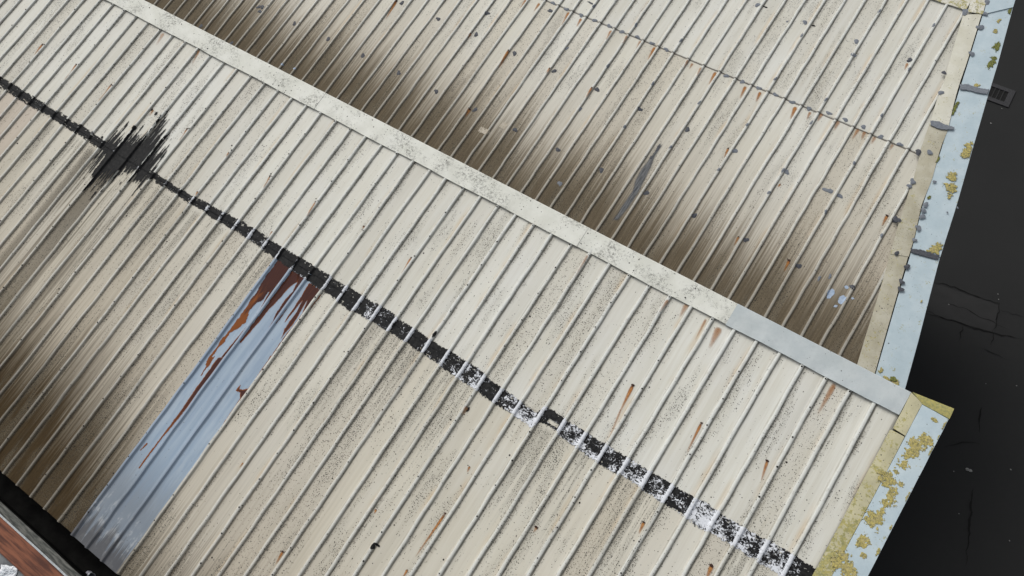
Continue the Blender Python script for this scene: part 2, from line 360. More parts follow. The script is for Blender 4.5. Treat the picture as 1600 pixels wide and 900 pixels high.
def crack(pts, w):
    q = [gq(p) for p in pts]; path = []
    for a, b in zip(q[:-1], q[1:]):
        k = max(2, int((b - a).length / 0.07))
        for t in range(k): path.append(a.lerp(b, t / k))
    path.append(q[-1]); vs = []
    for i, c in enumerate(path):
        d = (path[min(i + 1, len(path) - 1)] - path[max(i - 1, 0)]).normalized(); s = Vector((-d.y, d.x, 0))
        e = min(1.0, 4 * min(i, len(path) - 1 - i) / len(path) + 0.15)
        c = c + s * random.uniform(-.02, .02); ww = w * .62 * e * random.uniform(.35, 1.3)
        vs += [(c.x + s.x * ww, c.y + s.y * ww, ZG + 0.010), (c.x - s.x * ww, c.y - s.y * ww, ZG + 0.010)]
    mesh_obj('crack', vs, [(2 * i, 2 * i + 1, 2 * i + 3, 2 * i + 2) for i in range(len(path) - 1)], M_CRACK, ground)
for pts, w in [([(1460, 441), (1485, 447), (1520, 461), (1560, 475), (1562, 483), (1556, 505), (1551, 521)], .018),
               ([(1448, 486), (1480, 499), (1515, 511), (1551, 521), (1600, 532)], .022), ([(1478, 474), (1510, 484), (1530, 497), (1552, 503), (1572, 515)], .012),
               ([(1505, 510), (1498, 532)], .016), ([(1562, 485), (1600, 496)], .008), ([(1533, 635), (1531, 655), (1530, 676)], .02), ([(1520, 762), (1516, 800), (1513, 840), (1508, 884)], .024),
               ([(1535, 545), (1560, 555), (1578, 564)], .01), ([(1476, 700), (1510, 690), (1530, 694)], .01), ([(1553, 520), (1548, 540)], .012)]: crack(pts, w)
M_GRIT = plain_material('pale grit', (0.10, 0.10, 0.10), (0.22, 0.22, 0.21), 30)
gv = []; gf = []
for px, r in [((1482, 476), .014), ((1559, 460), .012), ((1560, 468), .012), ((1511, 733), .035), ((1516, 736), .03), ((1579, 734), .016), ((1577, 845), .014), ((1490, 737), .012), ((1588, 603), .012), ((1548, 193), .02), ((1475, 290), .014), ((1565, 170), .016), ((1498, 803), .01), ((1540, 600), .01)]:
    c = gq(px); b0 = len(gv)
    for k in range(6): gv.append((c.x + r * math.cos(k * 1.047) * random.uniform(.6, 1.2), c.y + r * math.sin(k * 1.047) * random.uniform(.6, 1.2), .009))
    gv.append((c.x, c.y, .009 + r * .5)); gf += [(b0 + k, b0 + (k + 1) % 6, b0 + 6) for k in range(6)]
o = mesh_obj('grit', gv, gf, M_GRIT, ground); o['kind'] = 'stuff'

# drain in the yard
M_IRON = plain_material('grey cast iron', (0.030, 0.030, 0.032), (0.042, 0.042, 0.044), 30, 0.8, spec=0.1)
M_HOLE = plain_material('drain shaft', (0.002, 0.002, 0.002), (0.003, 0.003, 0.003), 10, 0.9)
c0, c1, c2 = gq((1552, 129)), gq((1583, 140)), gq((1571, 165))
ex = (c1 - c2); wy = ex.length; ang = math.atan2(ex.y, ex.x); ctr = gq((1555, 147))
drain = empty('drain_grate', (ctr.x, ctr.y, 0), 'square grey iron drain grate in the dark yard beside the roof edge', 'drain', (0, 0, ang))
def box(name, x0, x1, y0, y1, z0, z1, mat, parent, bevel=0.004):
    vs = [(x, y, z) for z in (z0, z1) for y in (y0, y1) for x in (x0, x1)]
    o = mesh_obj(name, vs, [(0, 2, 3, 1), (4, 5, 7, 6), (0, 1, 5, 4), (1, 3, 7, 5), (3, 2, 6, 7), (2, 0, 4, 6)], mat, parent)
    if bevel:
        md = o.modifiers.new('b', 'BEVEL'); md.width = bevel; md.segments = 2
    return o
hw = wy / 2; fw = wy * 0.2
box('frame', -hw, hw, -hw * 1.15, -hw * 1.15 + fw, 0.004, .03, M_IRON, drain); box('frame', -hw, hw, hw * 1.15 - fw, hw * 1.15, 0.004, .03, M_IRON, drain)
box('frame', -hw, -hw + fw, -hw * 1.15 + fw, hw * 1.15 - fw, 0.004, .0295, M_IRON, drain); box('frame', hw - fw, hw, -hw * 1.15 + fw, hw * 1.15 - fw, 0.004, .0295, M_IRON, drain)
box('shaft', -hw + fw, hw - fw, -hw * 1.15 + fw, hw * 1.15 - fw, 0.003, .006, M_HOLE, drain, 0)
M_BAR = plain_material('dull bar', (0.008, 0.008, 0.008), (0.014, 0.014, 0.014), 30, 0.7)
for k in range(4):
    y = -hw * 1.15 + fw + (k + 1) * (2.3 * hw - 2 * fw) / 5
    box('bar', -hw + fw, hw - fw, y - .011, y + .011, .006, .022, M_BAR, drain, 0)

# ------------------------------------------------------------------ the two roofs
roof_a = empty('factory_bay', A0, 'nearer cream ribbed metal roof with a black tar seam and one pale blue sheet', 'roof', (PITCH, 0, 0))
B0 = A0 + ROT @ Vector((BX, VB, -ZB))
roof_b = empty('factory_bay', B0, 'rear cream ribbed metal roof, brown at its foot, dotted with grey sealant dabs', 'roof', (PITCH, 0, 0))
for o in (roof_a, roof_b): o['kind'] = 'thing'
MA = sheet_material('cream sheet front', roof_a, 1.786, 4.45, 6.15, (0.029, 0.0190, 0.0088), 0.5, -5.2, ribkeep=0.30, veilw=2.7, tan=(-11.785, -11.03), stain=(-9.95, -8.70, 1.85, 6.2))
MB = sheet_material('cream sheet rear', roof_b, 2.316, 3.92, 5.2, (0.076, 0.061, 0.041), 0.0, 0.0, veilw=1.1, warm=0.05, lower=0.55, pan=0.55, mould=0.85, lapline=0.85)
M_BLUE = blue_sheet_material(roof_a)

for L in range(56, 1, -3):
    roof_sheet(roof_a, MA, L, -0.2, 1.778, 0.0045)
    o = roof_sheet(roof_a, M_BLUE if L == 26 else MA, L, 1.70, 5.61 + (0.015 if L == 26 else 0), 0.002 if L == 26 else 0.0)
    if L == 26: o['label'] = 'pale blue coated sheet, rust red at its top end'
cutl = (hit_b((1519, 22)), hit_b((1354, 575)))
LB = 2
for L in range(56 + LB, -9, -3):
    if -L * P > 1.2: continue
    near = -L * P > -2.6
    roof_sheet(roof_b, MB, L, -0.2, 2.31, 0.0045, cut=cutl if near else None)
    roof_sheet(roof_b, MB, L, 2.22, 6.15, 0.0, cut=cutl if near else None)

# ridge caps in two metre lengths
M_CAP = strip_material('cream ridge cap', roof_a, (0.54, 0.545, 0.49), (0.60, 0.605, 0.555), 0.12, 0.6, clump=0.7)
M_CAPG = strip_material('bare grey ridge cap', roof_a, (0.385, 0.425, 0.435), (0.44, 0.475, 0.48), 0.12, 0.03)
M_CAPB = strip_material('cream ridge cap rear', roof_b, (0.55, 0.53, 0.45), (0.60, 0.59, 0.53), 0.25, 0.2, lichen=0.5, lv0=-1, lv1=0)
def ridge_cap(root, u0, u1, v_low, v_top, mat, lift=0.0, seedk=0):
    sec = [(v_low, 0.020), (v_low + 0.0002, 0.0335), (v_low - 0.05, 0.0345), (v_top * 0.55, 0.036), (v_top + 0.006, 0.037), (v_top - 0.004, 0.030), (v_top - 0.06, -0.16), (v_top - 0.062, -0.17)]
    us = np.linspace(u0, u1, max(4, int((u1 - u0) / 0.0625))); vs = []
    for uu in us:
        for j, (vv, nn) in enumerate(sec):
            k = (1.0, 1.0, .6, .3, .1, 0, 0, 0)[j]
            sag = 0.006 * k * (math.sin(uu * 25.1) * 0.5 + math.sin(uu * 6.1 + seedk) * .6 + math.sin(uu * 13.7) * .4)
            vs.append((uu, -(vv + 0.004 * k * math.sin(uu * 4.3 + seedk)), nn + sag + lift))
    k = len(sec)
    o = mesh_obj('ridge_cap', vs, [(i * k + j, (i + 1) * k + j, (i + 1) * k + j + 1, i * k + j + 1) for i in range(len(us) - 1) for j in range(k - 1)], mat, root)
    md = o.modifiers.new('t', 'SOLIDIFY'); md.thickness = 0.0015; md.offset = -1
    return o
seams = [-15.4, -13.43, -11.43, -9.43, -7.39, -5.447, -3.452, -1.59]
for i in range(len(seams) - 1): ridge_cap(roof_a, seams[i], seams[i + 1] + 0.03, -0.006, -0.262, M_CAP, 0.003 * (i % 2), i)
o = ridge_cap(roof_a, -1.60, 0.235, -0.006, -0.262, M_CAPG, 0.006, 9); o['label'] = 'unpainted grey length of ridge cap'
for i, (a, b) in enumerate([(-15, -13), (-13, -11), (-11, -9), (-9, -7), (-7, -5), (-5, -3), (-3, -1.27)]): ridge_cap(roof_b, a, b + 0.03, 0.0, -0.27, M_CAPB, 0.003 * (i % 2), i + 3)

# verge flashing of the nearer roof
M_VCREAM = strip_material('mossy cream verge strip', roof_a, (0.40, 0.375, 0.245), (0.46, 0.43, 0.28), 0.3, 0.12, lichen=0.95, lv0=-0.6, lv1=2.2)
M_VMOSS = strip_material('mossy verge end', roof_a, (0.40, 0.375, 0.22), (0.33, 0.31, 0.14), 0.4, 0.1, lichen=1.0, lv0=-2, lv1=-1)
M_VBLUE = strip_material('pale blue verge strip', roof_a, (0.375, 0.455, 0.495), (0.43, 0.505, 0.535), 0.06, 0.035, lichen=0.12, lv0=-1, lv1=4)
def strip_run(name, root, left, right, n, mat, drop=0.0, thick=0.012, label=None):
    """a folded flashing between two lines of (u, v) points; drop turns its right edge down"""
    vs = []; fs = []; k = len(left)
    for a, b in zip(left, right):
        mid = ((a[0] + b[0]) / 2, (a[1] + b[1]) / 2)
        for q, dn in ((a, -thick), (a, 0), (mid, 0.003), (b, 0.0), (b, -max(drop, thick))): vs.append((q[0], -q[1], n + dn))
    for i in range(k - 1):
        for j in range(4): fs.append((i * 5 + j, (i + 1) * 5 + j, (i + 1) * 5 + j + 1, i * 5 + j + 1))
    fs += [(4, 3, 2, 1, 0), tuple((k - 1) * 5 + j for j in range(5))]
    o = mesh_obj(name, vs, fs, mat, root)
    if label: o['label'] = label
    return o
def dens(a, b, k=24, jit=0.0):
    return [(a[0] + (b[0] - a[0]) * t + random.uniform(-jit, jit), a[1] + (b[1] - a[1]) * t) for t in np.linspace(0, 1, k)]
N_A = 0.045
strip_run('verge_strip', roof_a, dens((.237, -.262), (.243, .140), 10, .001), dens((.366, -.215), (.366, .150), 10, .001), N_A, M_VCREAM)
strip_run('verge_strip', roof_a, dens((.226, .160), (.218, 5.62), 60, .0015), dens((.366, .160), (.362, 5.62), 60, .0015), N_A - .006, M_VCREAM)
strip_run('verge_fascia', roof_a, dens((.369, -.205), (.366, 5.62), 60, .001), dens((.628, -.195), (.628, 5.62), 60, .0008), N_A - .002, M_VBLUE, drop=0.16, label='pale blue verge capping with yellow lichen')
strip_run('verge_end', roof_a, [(.243, -.270), (.628, -.312)], [(.372, -.207), (.632, -.200)], N_A + .004, M_VMOSS, drop=0.16)

# verge flashing of the rear roof, cut at a slant across its ribs
M_BCREAM = strip_material('cream verge strip rear', roof_b, (0.50, 0.485, 0.40), (0.56, 0.55, 0.475), 0.2, 0.12, lichen=0.05, lv0=0, lv1=6)
M_BCREAM2 = strip_material('weathered verge strip rear', roof_b, (0.365, 0.34, 0.255), (0.43, 0.41, 0.33), 0.35, 0.3, lichen=0.2, lv0=0, lv1=6)
M_BBLUE = strip_material('pale blue verge strip rear', roof_b, (0.365, 0.445, 0.485), (0.42, 0.495, 0.53), 0.06, 0.05, lichen=0.10, lv0=-1, lv1=6)
def resample(pts, k):
    pts = np.array(pts, float); s = np.r_[0, np.cumsum(np.hypot(*np.diff(pts, axis=0).T))]; t = np.linspace(0, s[-1], k)
    return np.stack([np.interp(t, s, pts[:, 0]), np.interp(t, s, pts[:, 1])], 1)
def b_line(px, n, k=14): return resample([hit_b(q, n) for q in px], k)
N_B = 0.05
strip_run('verge_strip', roof_b, b_line([(1505, 23), (1482, 100), (1474, 133), (1463, 158), (1453, 195)], N_B), b_line([(1534, 22), (1510, 100), (1498, 134), (1491, 160), (1482, 198)], N_B), N_B, M_BCREAM)
strip_run('verge_strip', roof_b, b_line([(1453, 192), (1439, 232), (1432, 264), (1420, 300), (1401.5, 358), (1391, 397)], N_B - .007, 20), b_line([(1484, 196), (1470, 230), (1456, 281), (1440, 320), (1430, 366), (1420, 401)], N_B - .007, 20), N_B - .007, M_BCREAM2)
strip_run('verge_strip', roof_b, b_line([(1391.6, 395), (1375.6, 451), (1348, 540), (1334, 588), (1310, 668)], N_B - .013), b_line([(1419, 401), (1402, 460), (1379, 540), (1365, 590), (1342, 670)], N_B - .013), N_B - .013, M_BCREAM2)
nb = N_B - .010
def b_blue(lp, rp, d, lab=None): strip_run('verge_fascia', roof_b, b_line(lp, nb + d, 16), b_line(rp, nb + d, 16), nb + d, M_BBLUE, drop=0.16, label=lab)
b_blue([(1536, 22), (1512, 100), (1500, 138)], [(1583, 11), (1559, 100), (1545, 146)], 0)
b_blue([(1500, 137), (1493, 160), (1472, 230), (1442, 320), (1424, 394)], [(1545, 145), (1520, 232), (1495, 320), (1469, 402)], -.004)
b_blue([(1424, 393), (1404, 460), (1381, 540), (1366, 592), (1344, 672)], [(1469, 401), (1452, 466), (1433, 540), (1414, 608), (1393, 690)], -.008)
# end of the rear ridge: cap end and corner
strip_run('verge_end', roof_b, b_line([(1512, 18), (1521, -12)], N_B + .01, 4), b_line([(1536, 22), (1543, -8)], N_B + .01, 4), N_B + .01, M_CAPB)
strip_run('verge_end', roof_b, b_line([(1537, 22), (1546, -14)], N_B + .006, 4), b_line([(1583, 11), (1592, -18)], N_B + .006, 4), N_B + .006, M_BBLUE, drop=.16)

# walls under the roofs
M_WALL = plain_material('dark rendered wall', (0.030, 0.034, 0.034), (0.042, 0.046, 0.045), 3.0, 0.85)
def wall_prism(name, root, plan):
    """plan: world (x, y) ring in order; the top follows the slope 0.09 m under the sheets"""
    inv = root.matrix_basis.inverted(); vs = []; k = len(plan)
    o0 = root.location
    for zt in (0, 1):
        for (x, y) in plan:
            z = 0.0 if zt == 0 else o0.z + (y - o0.y) * math.tan(PITCH) - 0.11
            vs.append(inv @ Vector((x, y, z)))
    return mesh_obj(name, vs, [tuple(range(k))[::-1], tuple(range(k, 2 * k))] + [(i, (i + 1) % k, k + (i + 1) % k, k + i) for i in range(k)], M_WALL, root)
bpy.context.view_layer.update()
ye = -5.45 * math.cos(PITCH)
wall_prism('wall', roof_a, [(-15, ye), (.44, ye), (.44, .26), (-15, .26)])
yr = roof_b.location.y
def skew(y):                                       # the rear end wall follows the slanted verge
    a = hit_b((1545, 60)); b = hit_b((1452, 420)); v = -(y - yr) / math.cos(PITCH)
    return BX + a[0] + (b[0] - a[0]) * (v - a[1]) / (b[1] - a[1])
wall_prism('wall', roof_b, [(-15, .30), (skew(.30), .30), (skew(yr + .2), yr + .2), (-15, yr + .2)])

# ------------------------------------------------------------------ bitumen seam and splash on the nearer roof
g = G('old bitumen'); ob, u, v, n = g.coords(roof_a)
wear = g.attr('wear')
nz = g.add(g.mul(g.noise(g.vec(g.mul(u, 22), g.mul(v, 26)), 1.0, 7, 0.70, 1.8), 0.7), g.mul(g.noise(g.vec(g.mul(u, 8), g.mul(v, 8)), 1.0, 3), 0.3))
wm = g.ss(g.add(nz, g.mul(wear, 0.36)), 0.70, 0.74)
tc = g.mix(g.ss(g.noise(ob, 30, 4), 0.35, 0.7), (0.0065, 0.0068, 0.0075), (0.018, 0.018, 0.018))
M_TAR = g.done(g.mix(wm, tc, g.mix(g.ss(nz, 0.4, 0.8), (0.52, 0.54, 0.57), (0.72, 0.74, 0.78))), g.ss(wm, 0, 1, 0.62, 0.7), g.noise(ob, 120, 4, 0.7), 0.4, 0.003, 0.12)
def ctl(pts):
    x = np.array([p[0] for p in pts]); y = np.array([p[1] for p in pts]); return lambda U: np.interp(U, x, y)
tar_top = ctl([(-14, 1.70), (-11, 1.715), (-10, 1.72), (-8.5, 1.735), (-7, 1.70), (-5.4, 1.70), (-4.0, 1.71), (-3.35, 1.745), (-3.02, 1.775), (-2.80, 1.775), (-2.77, 1.685), (-2.3, 1.69), (-1.2, 1.685), (.0, 1.675), (.3, 1.685)])
tar_bot = ctl([(-14, 1.84), (-11, 1.85), (-9.5, 1.85), (-8.4, 1.825), (-7.9, 1.835), (-6.6, 1.86), (-6.2, 1.885), (-5, 1.90), (-4, 1.905), (-3.0, 1.935), (-2.76, 1.945), (-2.70, 1.845), (-2.35, 1.855), (-2.2, 1.885), (-1, 1.895), (.3, 1.885)])
def blk(U, k): return (vnoise(np.round(-U / P - .5) * 7.3 + 500, U * 0 + k, 55) - .5)
def tar_field(U, V):
    wd = (vnoise(U * 1.7 + 60, U * 0 + 3.3, 58) - .5) * .03; e1 = wd + (fbm(U * 9, V * 2 + 3, 1) - .5) * .03 + (fbm(U * 70, V * 70, 2, 3) - .5) * .045
    e2 = wd + (fbm(U * 8, V * 2 + 9, 3) - .5) * .035 + (fbm(U * 70, V * 70, 4, 3) - .5) * .055
    thin = np.interp(U, [-14, -9, -7.5, -6, .3], [.34, .34, .30, .22, .22])
    mid = (tar_top(U) + tar_bot(U)) / 2; rel = np.abs(V - mid) / (tar_bot(U) - tar_top(U)) * 2
    hole = fbm(U * 28, V * 60, 6, 3) < thin * (.55 + .75 * np.clip(rel, 0, 1))
    box_gap = (U > -2.66) & (U < -2.53) & (V > 1.775) & (V < 1.815)         # bare notch beside the step in the seam
    return (V > tar_top(U) + e1 * .8 + blk(U, 1.5) * .030) & (V < tar_bot(U) + e2 * .8 + blk(U, 4.5) * .05) & ~hole & ~box_gap
def tar_wear(U, V):
    rel = (V - tar_top(U)) / (tar_bot(U) - tar_top(U))
    base = np.interp(U, [-14, -10, -7, -6.0, -5.7, -5, -4, -3, -2, -1, .3], [.14, .14, .20, .12, .26, .30, .33, .35, .43, .47, .46])
    rb = SA(U, V) > .012
    return np.clip(base * (.80 + .32 * rel) + rb * np.interp(U, [-14, -9, -7.5, -5.5, .3], [.15, .2, .45, .6, .7]) + blk(U, 9.5) * .5 + (fbm(U * 14, V * 14, 8, 2) - .5) * .35 - np.where((U > -6.5) & (U < -5.75), .4 * (rel < .85), 0), 0, 1)
patch(roof_a, 'tar_seam', SA, tar_field, -13.6, .225, 1.6, 2.0, .0062, .0045, M_TAR, {'wear': tar_wear})['label'] = 'ragged black bitumen strip over the sheet lap'
spl = np.array([hit_a(q) for q in [(163, 222), (176, 211), (187, 201), (197, 212), (212, 200), (221, 207), (236, 200), (250, 186), (263, 172), (267, 180), (258, 205), (256, 216), (263, 225), (262, 243), (252, 256), (245, 268), (240, 279), (228, 292), (216, 304), (208, 290), (199, 279), (188, 277), (178, 285), (166, 290), (152, 298), (143, 290), (134, 278), (133, 266), (148, 246)]])
def spl_field(U, V):
    st = (vnoise(U * 62, V * 1.3, 21) - .5); s2 = vnoise(U * 75, V * 3.4, 22); s3 = fbm(U * 110, V * 9, 23, 3)
    m = inside(spl, U, V + st * .30 + (vnoise(U * 45, V * .7, 27) - .5) * .22)
    d = edge_dist(spl, U, V); core = np.clip(d / .30, 0, 1) * (.75 + .5 * vnoise(U * 30, V * 2.2, 25))
    low = np.clip((V - 1.92) / .2, 0, 1)
    return m & ((.6 * s2 + .4 * s3) > .60 - .52 * core + .06 * low) & (SA(U, V) < .0205 + .02 * s3)
patch(roof_a, 'tar_splash', SA, spl_field, -10.4, -8.2, .7, 2.7, .0055, .006, M_TAR, {'wear': lambda U, V: .12 + 0 * U}, resv=.011)['label'] = 'brushed black bitumen patch crossing four ribs'
def blob(root, name, surf, hit, px, r, mat, seed, res=.0055, lift=.005, attrs=None, sx=1.0, sy=1.0, rag=.8):
    c = hit(px)
    f = lambda U, V: np.hypot((U - c[0]) / sx, (V - c[1]) / sy) < r * (1 - rag / 2 + rag * fbm(U * .55 / r + seed, V * .55 / r, seed, 4))
    return patch(root, name, surf, f, c[0] - r * sx * 1.5, c[0] + r * sx * 1.5, c[1] - r * sy * 1.5, c[1] + r * sy * 1.5, res, lift, mat, attrs)
wz = {'wear': lambda U, V: 0 * U}
for k, (px, r, sx, sy) in enumerate([((680, 523), .02, .8, 2.2), ((584, 853), .022, .9, 1.7), ((590, 852), .02, 1.6, .6), ((160, 215), .02, 1, 1), ((211, 201), .03, 1, 1.2), ((238, 172), .018, 1, 1.2), ((244, 178), .02, .9, 1.4), ((248, 184), .012, 1, 1), ((190, 300), .012, 1, 1), ((731, 640), .02, .6, 1.3)]):
    blob(roof_a, 'tar_spot', SA, hit_a, px, r, M_TAR, 40 + k, attrs=wz, sx=sx, sy=sy, lift=.004)

# ------------------------------------------------------------------ rust
g = G('flaking rust'); ob, u, v, n = g.coords(roof_a); ed = g.attr('edge')
rn = g.noise(g.vec(g.mul(u, 60), g.mul(v, 5)), 1.0, 4, 0.6)
rc = g.mix(g.ss(g.add(ed, g.mul(g.sub(rn, .5), .5)), 0.12, 0.75), (0.185, 0.060, 0.017), (0.050, 0.0195, 0.016))
M_RUST = g.done(g.mix(g.mul(g.ss(rn, .5, .75), .5), rc, (0.10, 0.034, 0.018)), 0.8, rn, 0.2, 0.003, 0.15)
z2 = lambda pts: [(240 + x / 5.293, 390 + y / 5.293) for x, y in pts]
z3 = lambda pts: [(110 + x / 5, 560 + y / 5) for x, y in pts]
rust_polys = [
    (z2([(1035, 75), (1150, 150), (1080, 290), (985, 345), (955, 350), (930, 385), (890, 430), (830, 455), (800, 490), (772, 550), (755, 600), (700, 650), (640, 690), (600, 735), (560, 790), (470, 890), (455, 890), (560, 745), (690, 590), (860, 330)]), .055),
    (z2([(1150, 150), (1150, 195), (1060, 320), (960, 450), (860, 580), (760, 690), (590, 895), (560, 892), (690, 735), (770, 635), (850, 540), (905, 450), (940, 385), (965, 345)]), .012),
    (z3([(1155, -5), (1200, -5), (1010, 262), (860, 452), (740, 592), (540, 862), (532, 855), (732, 584), (842, 440), (980, 240)]), .012),
    (z2([(1165, 165), (1215, 205), (1190, 268), (1140, 300), (1105, 330), (1060, 390), (960, 490), (880, 590), (720, 775), (712, 768), (860, 565), (1000, 380), (1100, 250)]), .012),
    (z2([(1185, 190), (1300, 225), (1262, 262), (1140, 430), (1050, 570), (970, 670), (915, 745), (955, 640), (985, 590), (1010, 530), (1040, 485), (1085, 420), (1150, 345), (1190, 272)]), .014),
    (z2([(1290, 275), (1400, 345), (1370, 400), (1280, 510), (1200, 615), (1130, 705), (980, 895), (968, 890), (1090, 710), (1150, 640), (1230, 530), (1265, 440), (1270, 422), (1240, 470), (1200, 545), (1150, 620), (1100, 680), (1055, 735), (1085, 660), (1130, 590), (1180, 520), (1230, 422), (1190, 470), (1130, 550), (1080, 610), (1100, 570), (1160, 480), (1235, 365)]), .014),
    (z3([(1565, -20), (1575, 0), (1430, 215), (1365, 315), (1290, 405), (1200, 512), (1195, 508), (1290, 370), (1325, 310), (1325, 270), (1290, 252), (1300, 242), (1330, 205), (1322, 240), (1350, 245), (1390, 235), (1420, 202)]), .02),
    (z3([(1125, -20), (1110, 20), (1080, 62), (1062, 70), (1030, 128), (1022, 130), (1045, 80), (1060, 40), (1085, -10)]), .06),
    (z3([(600, 655), (606, 662), (580, 690), (548, 722), (544, 718), (575, 680)]), .01)]
for k, (pp, fr) in enumerate(rust_polys):
    pl = np.array([hit_a(q) for q in pp]); rg = 0.45 if k in (0, 7) else 0.12
    f = lambda U, V, pl=pl, rg=rg: (SA(U, V) < .0055) & inside(pl, U + (fbm(U * 20, V * 12, 31) - .5) * .06 * rg * 2, V + (fbm(U * 60, V * 5, 32) - .5) * .16 * rg)
    patch(roof_a, 'rust_patch', SA, f, pl[:, 0].min() - .03, pl[:, 0].max() + .03, pl[:, 1].min() - .05, pl[:, 1].max() + .05, .004, .0042, M_RUST,
          {'edge': lambda U, V, pl=pl, fr=fr, k=k: np.clip(edge_dist(pl, U, V) / fr, 0, 1) * np.clip((5.0 - V) / 2.0, 0.35, 1) if k else np.clip((2.62 - V + (fbm(U * 30, V * 8, 36) - .5) * .7) / .5, 0, 1)}, resv=.008)

g = G('rust run'); ob, u, v, n = g.coords()
fd = g.attr('fade'); rk = g.attr('dark'); gu = g.n('NewGeometry').outputs['Position']
rn = g.noise(gu, 55.0, 4, 0.65)
al = g.mul(g.mt('POWER', fd, 0.8), g.ss(g.add(rn, g.mul(fd, .6)), .30, .62))
M_RUN = g.done(g.mix(rk, g.mix(g.ss(rn, .35, .65), (0.42, 0.205, 0.068), (0.29, 0.108, 0.030)), (0.085, 0.030, 0.018)), 0.85, None, spec=0.1, alpha=al)
M_LIP = plain_material('torn rusty lip', (0.018, 0.010, 0.008), (0.055, 0.022, 0.014), 60, 0.8)
def rust_run(root, surf, hit, p0, p1, w=.022, strong=1.0, lip=1.0):
    a = hit(p0); b = hit(p1); d = b - a; L = max(np.hypot(*d), .03); du = d[0] / L; dv = d[1] / L
    nu, nv = 6, 12; vs = []; fade = []; dark = []; fs = []
    for j in range(nv + 1):
        t = j / nv; ww = .85 * w * (1 - .65 * t) * (.6 + .4 * min(1, t * 6))
        for i in range(nu + 1):
            s = (i / nu - .5) * 2; u = a[0] + d[0] * t + dv * s * ww; v = a[1] + d[1] * t - du * s * ww
            vs.append((u, -v, float(surf(u, v)) + .0040)); fade.append(strong * (1 - s * s) * (1 - t) ** .6 * min(1, t * 8 + .35)); dark.append(max(0, 1 - t * 6.5) * min(1, strong) * (1 if lip else .25))
    fs = [(j * (nu + 1) + i, (j + 1) * (nu + 1) + i, (j + 1) * (nu + 1) + i + 1, j * (nu + 1) + i + 1) for j in range(nv) for i in range(nu)]
    run = mesh_obj('rust_run', vs, fs, M_RUN, root, True, {'fade': fade, 'dark': dark})
    if lip:
        vs = []; k = 9; r = .5 * w * lip
        for q in range(k):
            an = q * 2 * math.pi / k; u = a[0] + math.cos(an) * r * random.uniform(.8, 1.35) * 1.25; v = a[1] + math.sin(an) * r * random.uniform(.5, 1.1) * .95
            vs.append((u, -v, float(surf(u, v)) + .0048))
        vs.append((a[0], -a[1], float(surf(a[0], a[1])) + .0085)); mesh_obj('rust_hole', vs, [(q, k, (q + 1) % k) for q in range(k)], M_LIP, run, True)
for p0, p1, w, s, l in [((67, 70), (54, 87), .03, 1, .9), ((120, 101), (103, 128), .03, 1, .9), ((175, 133), (155, 162), .034, 1, 1), ((293, 202), (282, 222), .032, .9, 1), ((423, 276), (413, 296), .03, 1, 1), ((494, 316), (481, 340), .028, 1, 1),
                        ((311, 301), (307, 308), .022, .9, .5), ((426, 362), (421, 370), .024, .8, .4), ((359, 240), (355, 247), .024, .8, .7), ((643, 403), (627, 430), .026, 1, .9), ((989, 602), (968, 645), .032, 1.1, 1.0), ((970, 640), (950, 690), .018, .45, 0),
                        ((1096, 661), (1073, 708), .024, 1, .9), ((1199, 720), (1189, 752), .026, .9, 1.1), ((1006, 816), (998, 834), .028, 1, .9), ((1112, 884), (1103, 906), .035, 1, 1), ((1304, 600), (1277, 648), .042, .62, 0), ((1124, 512), (1108, 545), .06, .62, 0),
                        ((1103, 499), (1086, 532), .022, .5, 0), ((919, 400), (898, 436), .022, .42, 0), ((696, 802), (648, 872), .022, 1.0, .9), ((734, 729), (730, 738), .022, .9, .4), ((442, 862), (431, 882), .026, .9, .9), ((380, 723), (374, 731), .016, .9, .3),
                        ((588, 796), (585, 803), .022, 1, .5), ((637, 890), (628, 905), .02, 1, .3), ((569, 354), (567, 358), .026, .6, .9), ((312, 79), (300, 102), .026, .55, 0), ((730, 636), (722, 650), .03, .5, .3), ((240, 172), (234, 182), .03, .6, 0), ((176, 68), (160, 90), .02, .35, 0), ((256, 52), (244, 72), .05, .35, 0), ((1044, 470), (1030, 490), .03, .5, 0), ((1073, 476), (1062, 496), .045, .5, 0)]:
    rust_run(roof_a, SA, hit_a, p0, p1, w, s, l)
rust_run(roof_a, SA, hit_a, (838, 824), (834, 832), .026, .5, 1.15)
